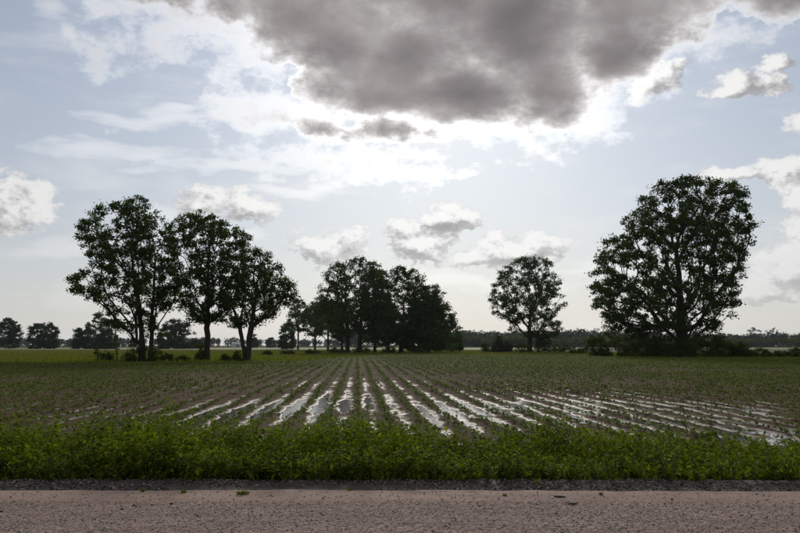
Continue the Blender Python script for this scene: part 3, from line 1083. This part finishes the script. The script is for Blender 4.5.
# ------------------------------------------------------------------ grass
def blades(P, h, w, rng, lean=0.35, per=1):
    n = len(P)
    a = rng.uniform(0, 2 * np.pi, n)
    d = np.stack([np.cos(a), np.sin(a), np.zeros(n)], 1)
    l = rng.uniform(0, lean, n)[:, None] * h[:, None]
    b = rng.uniform(0, 2 * np.pi, n)
    e = np.stack([np.cos(b), np.sin(b), np.zeros(n)], 1)
    up = np.array([0, 0, 1.0])
    V = np.stack([P - d * w, P + d * w, P + e * l * 0.35 + up * h[:, None] * .6 + d * w * .7, P + e * l + up * h[:, None]], 1).reshape(-1, 3)
    i = np.arange(n)[:, None] * 4
    T = np.concatenate([i + np.array([[0, 1, 2]]), i + np.array([[0, 2, 3]])], 0)
    return V, T


def grass_field():
    rng = np.random.default_rng(301)
    P = []
    n = 60000
    y = 74 + (240 - 74) * rng.random(n) ** 1.7
    b = rng.uniform(-0.58, 0.58, n)
    x = b * y
    ok = (y > crop_end(x, y) - 1.5) & (fbm(x * 0.12, y * 0.06, seed=77) > 0.43)
    P = np.stack([x, y, np.full(n, GZ)], 1)[ok]
    h = rng.uniform(0.10, 0.34, len(P)) * (1 + 0.5 * (fbm(P[:, 0] * .3, P[:, 1] * .15, seed=78) > 0.6))
    V, T = blades(P, h, 0.05, rng, 0.6)
    tag(obj('meadow_grass', new_mesh('meadow_grass', V, tris=T, mat=M['grass_blade'])), 'rough green grass beyond the crop rows', 'grass', kind='stuff')


grass_field()


# ------------------------------------------------------------------ crop
def crop_leaves(P, h, n_leaf, rng, L=0.10, w=0.026):
    """a seedling: leaves arching out of a short stalk (two quads each)"""
    n = len(P) * n_leaf
    Q0 = np.repeat(P, n_leaf, 0); hh = np.repeat(h, n_leaf)
    a = rng.uniform(0, 2 * np.pi, n)
    d = np.stack([np.cos(a), np.sin(a), np.zeros(n)], 1); s = np.stack([-np.sin(a), np.cos(a), np.zeros(n)], 1)
    up = np.array([0, 0, 1.0])
    f = rng.uniform(0.25, 1.0, n)
    b0 = Q0 + up * (hh * f * 0.75)[:, None]
    l = (L * rng.uniform(0.6, 1.25, n))[:, None]; ww = (w * rng.uniform(0.7, 1.2, n))[:, None]
    mid = b0 + d * l * 0.5 + up * (l * rng.uniform(0.1, 0.55, n)[:, None])
    tip = b0 + d * l + up * (l * rng.uniform(-0.35, 0.4, n)[:, None])
    V = np.stack([b0 - s * ww * .3, b0 + s * ww * .3, mid + s * ww, mid - s * ww, tip], 1).reshape(-1, 3)
    i = np.arange(n)[:, None] * 5
    Qd = i + np.array([[0, 1, 2, 3]]); T = i + np.array([[3, 2, 4]])
    return V, Qd, T


def crop():
    rng = np.random.default_rng(401)
    rows = np.arange(-90, 91)
    pts = []
    for r in rows:
        u = r * ROW
        v = 12.9
        vs_ = []
        while v < 152:
            vs_.append(v)
            v += (0.11 if v < 30 else 0.16 if v < 60 else 0.25) * rng.uniform(0.5, 1.5)
        vs_ = np.array(vs_)
        uu = u + rng.normal(size=len(vs_)) * (0.040 + 0.0002 * vs_)
        pts.append(np.stack([uu * RX[0] + vs_ * RD[0], uu * RX[1] + vs_ * RD[1]], 1))
    # loose weeds between the rows
    n = 3000
    y = 13 + 110 * rng.random(n) ** 1.4; x = rng.uniform(-.58, .58, n) * y
    pts.append(np.stack([x, y], 1))
    p = np.concatenate(pts)
    x, y = p.T
    ok = (np.abs(x) < 0.56 * y + 3) & (y < crop_end(x, y)) & (y > 12.9)
    x, y = x[ok], y[ok]
    z = field_z(x, y)
    vig = fbm(x * 0.25, y * 0.18, seed=55)
    ok = (z > WATER + 0.004) & (rng.random(len(x)) < np.clip(0.30 + 2.6 * (vig - 0.28), 0.35, 1.0))
    x, y, z, vig = x[ok], y[ok], z[ok], vig[ok]
    P = np.stack([x, y, z], 1)
    h = rng.uniform(0.05, 0.14, len(P)) * (0.75 + 0.7 * vig)
    infront = np.abs(x) < 0.515 * y
    # the 300 that show largest stand as plants of their own
    order = np.argsort(np.where(infront & (y > 15.2), y, 1e9))
    near = order[:300]
    rest = np.ones(len(P), bool); rest[near] = False
    protos = []
    for k in range(6):
        V, Qd, T = crop_leaves(np.zeros((1, 3)), np.array([0.12]), 8, np.random.default_rng(500 + k), 0.09, 0.024)
        protos.append(new_mesh('crop_seedling', V, Qd, T, mat=M['crop_leaf']))
    for j, k in enumerate(near):
        o = obj('crop_seedling', protos[j % 6], loc=tuple(P[k] - np.array([0, 0, .004])))
        o.rotation_euler = (0, 0, float(rng.uniform(0, 6.28)))
        s = float(h[k] / 0.12 * rng.uniform(0.9, 1.3)); o.scale = (s, s, s)
        tag(o, 'green crop seedling in the wet rows right behind the roadside weeds', 'seedling', 'crop seedlings nearest the roadside weeds')
    A = []
    for lo, hi, nl, L, w in ((0, 30, 7, .085, .022), (30, 60, 6, .12, .034), (60, 200, 4, .19, .06)):
        s = rest & (y >= lo) & (y < hi)
        V, Qd, T = crop_leaves(P[s], h[s] * (1 if hi < 100 else 1.15), nl, rng, L, w)
        A.append((V, Qd, T))
    off = 0; VV, QQ, TT = [], [], []
    for V, Qd, T in A:
        VV.append(V); QQ.append(Qd + off); TT.append(T + off); off += len(V)
    o = obj('crop_rows', new_mesh('crop_rows', np.concatenate(VV), np.concatenate(QQ), np.concatenate(TT), mat=M['crop_leaf']))
    tag(o, 'young green crop in long rows across the wet field', 'crop', kind='stuff')


crop()


# ------------------------------------------------------------------ roadside weeds
TOPX = [0, 50, 100, 150, 190, 206, 222, 250, 300, 350, 400, 440, 480, 515, 540, 570, 610, 650, 700, 750, 800]
TOPY = [416, 415, 419, 420, 423, 436, 425, 428, 427, 420, 422, 430, 437, 431, 422, 432, 439, 440, 440, 444, 447]


def weed_height(x, y):
    px = W / 2 + x / y * FPX
    py = np.interp(px, TOPX, TOPY)
    top = CAM[2] - (py - HORIZON) / FPX * 12.0        # level of the tops at the back of the strip
    return top


def weed_mesh(h, rng, n_leaf=150, spread=0.16, L=0.075):
    """leafy upright weed: several stems, pointed leaves folded along the midrib"""
    ns = rng.integers(4, 8)
    sb = rng.normal(size=(ns, 2)) * spread * 0.35
    st = sb + rng.normal(size=(ns, 2)) * spread
    sh = h * rng.uniform(0.62, 1.0, ns)
    k = rng.integers(0, ns, n_leaf)
    f = rng.random(n_leaf) ** 0.65
    base = np.stack([sb[k, 0] + (st[k, 0] - sb[k, 0]) * f ** 1.4, sb[k, 1] + (st[k, 1] - sb[k, 1]) * f ** 1.4, sh[k] * f], 1)
    a = rng.uniform(0, 2 * np.pi, n_leaf)
    l = L * rng.uniform(0.55, 1.35, n_leaf) * (1.15 - 0.45 * f)
    pitch = rng.normal(0.15, 0.45, n_leaf) + 0.35 * (f - 0.5)
    d = np.stack([np.cos(a) * np.cos(pitch), np.sin(a) * np.cos(pitch), np.sin(pitch)], 1)
    s = np.stack([-np.sin(a), np.cos(a), np.zeros(n_leaf)], 1)
    nn = np.cross(d, s); nn *= np.sign(nn[:, 2:3] + 1e-6)
    roll = rng.normal(0, 0.45, n_leaf)[:, None]
    s = s * np.cos(roll) + nn * np.sin(roll)
    base = base + d * (l * 0.35)[:, None]
    L_ = l[:, None]
    w = L_ * rng.uniform(0.20, 0.34, n_leaf)[:, None]
    mid = base + d * L_ * .45
    tip = base + d * L_ - np.array([0, 0, 1.0]) * L_ * 0.22
    V = np.stack([base, mid + s * w + nn * w * .35, tip, mid - s * w + nn * w * .35, mid], 1).reshape(-1, 3)
    i = np.arange(n_leaf)[:, None] * 5
    T = np.concatenate([i + np.array([t]) for t in ((0, 1, 4), (1, 2, 4), (2, 3, 4), (3, 0, 4))], 0)
    SV, SQ = Acc(), None
    for q in range(ns):
        path = [(sb[q, 0], sb[q, 1], -0.03), (sb[q, 0] + (st[q, 0] - sb[q, 0]) * .38, sb[q, 1] + (st[q, 1] - sb[q, 1]) * .38, sh[q] * .5), (st[q, 0], st[q, 1], sh[q])]
        SV.add(*tube(path, [0.006, 0.0045, 0.002], 4))
    return V, T, np.concatenate(SV.V), np.concatenate(SV.Q)


def weeds():
    rng = np.random.default_rng(601)
    # single plants along the front of the strip
    protos = []
    for k in range(8):
        V, T, SV_, SQ_ = weed_mesh(0.40, np.random.default_rng(620 + k), 130, 0.12, 0.07)
        protos.append((new_mesh('foliage', V, tris=T, mat=M['weed_leaf']), new_mesh('stem', SV_, SQ_, mat=M['stem'])))
    xs_ = np.arange(-5.4, 5.5, 0.22)
    for j, x in enumerate(xs_):
        x = x + rng.uniform(-.08, .08); y = 9.80 + rng.uniform(-0.06, 0.16)
        z = float(verge_z(np.array([x]), np.array([y]))[0])
        root = empty('roadside_weed', (x, y, z - 0.005))
        s = rng.uniform(0.7, 1.2); root.scale = (s * 1.1, s * 1.1, s)
        root.rotation_euler = (0, 0, rng.uniform(0, 6.28))
        f, st = protos[j % 8]
        obj('foliage', f, root); obj('stem', st, root)
        tag(root, 'leafy green weed at the front of the verge beside the coarse gravel', 'weed', 'weeds along the front of the verge')
    # the mass behind them
    VV, TT, SVV, SQQ, off, so = [], [], [], [], 0, 0
    n = 0
    for y in np.arange(9.98, 12.5, 0.19):
        for x in np.arange(-9.5, 9.5, 0.20):
            xx = x + rng.uniform(-.1, .1); yy = y + rng.uniform(-.09, .09)
            if abs(xx) > 0.56 * yy + 1.2: continue
            z = float(verge_z(np.array([xx]), np.array([yy]))[0])
            top = float(weed_height(xx, yy))
            t = np.clip((yy - 9.6) / 1.5, 0, 1)
            lump = float(fbm(np.array([xx * 0.9]), np.array([yy * 1.1]), seed=66)[0])
            lump = np.clip((lump - 0.5) * 1.7 + 0.5, 0, 1)
            h = (top - z) * (0.72 + 0.28 * t) * (0.50 + 0.98 * lump)
            h *= rng.uniform(0.88, 1.03)
            if h < 0.1 : h = 0.1
            kind = rng.random() + 0.5 * (float(vnoise(np.array([xx * 0.7]), np.array([yy * 0.9]), seed=69)[0]) - 0.5)
            if kind < 0.3:
                V, T, SV_, SQ_ = weed_mesh(h * 1.05, rng, int(46 + 80 * min(h, .7)), 0.15, 0.105)
            elif kind > 0.92:
                V, T, SV_, SQ_ = weed_mesh(h * 1.18, rng, int(90 + 160 * min(h, .7)), 0.10, 0.055)
            else:
                V, T, SV_, SQ_ = weed_mesh(h, rng, int(70 + 130 * min(h, .7)), 0.14, 0.076)
            o = np.array([xx, yy, z])
            VV.append(V + o); TT.append(T + off); off += len(V)
            n += 1
    o = obj('verge_weeds', new_mesh('verge_weeds', np.concatenate(VV), tris=np.concatenate(TT), mat=M['weed_leaf']))
    tag(o, 'thick leafy green weeds filling the verge between road and field', 'weeds', kind='stuff')
    # grass growing through the edge
    m_ = 3600
    x = rng.uniform(-7.5, 7.5, m_); y = 9.66 + 2.7 * rng.random(m_) ** 2.4
    z = verge_z(x, y)
    h = rng.uniform(0.04, 0.18, m_) * np.clip((y - 9.2) / 0.6, 0.4, 1)
    ok = fbm(x * 1.3, y * 1.3, seed=67) > 0.42
    V, T = blades(np.stack([x, y, z - .004], 1)[ok], h[ok], 0.004, rng, 0.8)
    tag(obj('verge_grass', new_mesh('verge_grass', V, tris=T, mat=M['grass_blade'])), 'thin grass blades at the foot of the roadside weeds', 'grass', kind='stuff')


weeds()


# ------------------------------------------------------------------ loose stones
def stone_proto(rng):
    import bmesh
    bm = bmesh.new()
    bmesh.ops.create_icosphere(bm, subdivisions=1, radius=1.0)
    V = np.array([v.co[:] for v in bm.verts]); T = np.array([[v.index for v in f.verts] for f in bm.faces])
    bm.free()
    V *= rng.uniform(0.75, 1.2, (len(V), 1))
    V *= np.array([1.0, rng.uniform(.65, .95), rng.uniform(.45, .7)])
    return V, T


def pebbles():
    rng = np.random.default_rng(701)
    pr = [stone_proto(rng) for _ in range(8)]

    def scatter(P, size, name, label, mat='pebble'):
        VV, TT, off = [], [], 0
        for k, (p, s) in enumerate(zip(P, size)):
            V, T = pr[k % 8]
            a = rng.uniform(0, 6.28); c, s_ = math.cos(a), math.sin(a)
            v = V * s
            v = np.stack([v[:, 0] * c - v[:, 1] * s_, v[:, 0] * s_ + v[:, 1] * c, v[:, 2]], 1)
            VV.append(v + p); TT.append(T + off); off += len(v)
        o = obj(name, new_mesh(name, np.concatenate(VV), tris=np.concatenate(TT), mat=M[mat]))
        tag(o, label, 'gravel', kind='stuff')
    n = 24000
    y = 6.2 + 2.75 * rng.random(n) ** 0.85; x = rng.uniform(-.56, .56, n) * y
    keep = rng.random(n) < np.where(y > 8.45, 0.3, 1.0)
    x, y = x[keep], y[keep]
    s = 0.0038 + 0.0105 * rng.random(len(x)) ** 2.8
    P = np.stack([x, y, zroad(x, y) + s * 0.2], 1)
    scatter(P, s, 'road_gravel', 'loose pinkish grey gravel scattered over the road')
    n = 11000
    y = 9.13 + 0.72 * rng.random(n); x = rng.uniform(-.57, .57, n) * y
    keep = fbm(x * 1.2, y * 3, seed=71) > 0.40
    x, y = x[keep], y[keep]
    s = 0.005 + 0.017 * rng.random(len(x)) ** 2.8
    P = np.stack([x, y, verge_z(x, y) + s * 0.25], 1)
    scatter(P, s, 'shoulder_gravel', 'coarse grey gravel band at the foot of the weeds', 'shoulder_stone')


pebbles()


def single_stones():
    rng = np.random.default_rng(711)
    spots = [(172, 504.5, .022, 'dark stone lying alone on the left part of the gravel road near the crest'), (197, 516, .020, 'dark stone by itself in mid gravel'),
             (122, 509.5, .020, 'dark clod pressed in the gravel next to a smaller black stone'), (134, 506, .017, 'small black stone beside the larger dark clod'),
             (672, 500.5, .018, 'dark pebble on the crest side of the road, past the twigs'), (556, 514, .016, 'dark pebble below the short thick twig'),
             (1.5, 511.5, .02, 'dark stone at the road end away from the twigs')]
    for px, py, s, lab in spots:
        V, T = stone_proto(rng)
        p = on_ground(px, py, 0.0)
        p[2] = float(zroad(np.array([p[0]]), np.array([p[1]]))[0]) + s * 0.3
        o = obj('stone', new_mesh('stone', V * s, tris=T, mat=M['dark_stone'], smooth=False), loc=tuple(p))
        tag(o, lab, 'stone', 'dark stones on the gravel road')
    for px, py, L, a, lab in [(572.5, 505, .11, 0.1, 'short thick dark twig on the gravel road'), (560, 498.5, .13, -0.25, 'thin bent twig lying near the thick one')]:
        p = on_ground(px, py, 0.0)
        p[2] = float(zroad(np.array([p[0]]), np.array([p[1]]))[0]) + 0.009
        q = np.linspace(-.5, .5, 6)
        path = np.stack([q * L, q * 0 + rng.normal(size=6) * .004 + 0.04 * q * q, rng.normal(size=6) * .001], 1)
        V, Q = tube(path, [0.006, .009, .010, .010, .008, .004], 6)
        o = obj('twig', new_mesh('twig', V, Q, mat=M['dead_wood'], smooth=True), loc=tuple(p)); o.rotation_euler = (0, 0, a)
        tag(o, lab, 'twig', 'twigs on the gravel road')


single_stones()


def road_tufts():
    rng = np.random.default_rng(721)
    for px, py, r, h, n, mat, lab, nm in [
        (243, 495.5, .10, .05, 130, 'grass_blade', 'flat green grass tuft growing in the gravel road', 'grass_tuft'),
        (143, 493, .025, .05, 26, 'yellow_leaf', 'small yellowish sprout at the road crest, nearest the dark stones', 'sprout'),
        (184, 494, .032, .055, 34, 'yellow_leaf', 'yellowish sprout between the flat tuft and the smaller sprout', 'sprout'),
        (505, 497, .03, .04, 26, 'yellow_leaf', 'low yellow sprout near the tall grass stalk', 'sprout'),
        (601, 496, .022, .045, 22, 'yellow_leaf', 'yellow sprout past the twigs on the crest', 'sprout'),
        (30, 489, .04, .05, 70, 'grass_blade', 'dull grass tuft on the road edge far from the twigs', 'grass_tuft'),
        (575, 491, .045, .035, 80, 'grass_blade', 'thin grass tuft on the crest above the twigs', 'grass_tuft'),
        (350, 492, .035, .035, 60, 'grass_blade', 'sparse grass tuft on the crest between flat tuft and stalk', 'grass_tuft')]:
        p = on_ground(px, py, 0.0)
        p[2] = float(zroad(np.array([p[0]]), np.array([p[1]]))[0]) - 0.002
        P = np.zeros((n, 3)); P[:, :2] = np.clip(rng.normal(size=(n, 2)), -1.4, 1.4) * r * 0.4
        hh = 0.7 * h * rng.uniform(.4, 1.2, n)
        V, T = blades(P, hh, 0.0045 if mat == 'grass_blade' else 0.009, rng, 1.2)
        o = obj(nm, new_mesh(nm, V, tris=T, mat=M[mat]), loc=tuple(p))
        tag(o, lab, 'grass' if nm == 'grass_tuft' else 'sprout', 'tufts and sprouts in the gravel road')
    # tall single stalk on the crest
    p = on_ground(537.5, 497, 0.0); p[2] = float(zroad(np.array([p[0]]), np.array([p[1]]))[0])
    root = empty('grass_stalk', tuple(p))
    V, Q = tube([(0, 0, -.01), (.004, 0, .06), (-.002, 0, .13), (-.008, 0, .18)], [.0035, .003, .0025, .0015], 4)
    obj('stem', new_mesh('stem', V, Q, mat=M['stem']), root)
    V, T = blades(np.tile(np.array([[-.004, 0, .10]]), (10, 1)), np.full(10, .09), .005, rng, .7)
    obj('blade', new_mesh('blade', V, tris=T, mat=M['yellow_leaf']), root)
    tag(root, 'single tall grass stalk standing on the road crest before the weeds', 'grass stalk')


road_tufts()

# ------------------------------------------------------------------ haze
HAZE = 0.00005
if HAZE:
    x0, x1, y0, y1, z0, z1 = -4100, 4100, -60, 6600, -1.5, 42
    V = [(x, y, z) for z in (z0, z1) for y in (y0, y1) for x in (x0, x1)]
    Qh = [(0, 2, 3, 1), (4, 5, 7, 6), (0, 1, 5, 4), (2, 6, 7, 3), (0, 4, 6, 2), (1, 3, 7, 5)]
    m, g = material('haze')
    pv = g.node('ShaderNodeVolumePrincipled')
    pv.inputs['Color'].default_value = (0.78, 0.88, 1.0, 1)
    pv.inputs['Density'].default_value = HAZE
    pv.inputs['Anisotropy'].default_value = 0.3
    o_ = g.node('ShaderNodeOutputMaterial')
    g.l.new(pv.outputs[0], o_.inputs['Volume'])
    tag(obj('haze', new_mesh('haze', V, Qh, mat=m)), 'thin humid air over the fields', 'haze', kind='stuff')
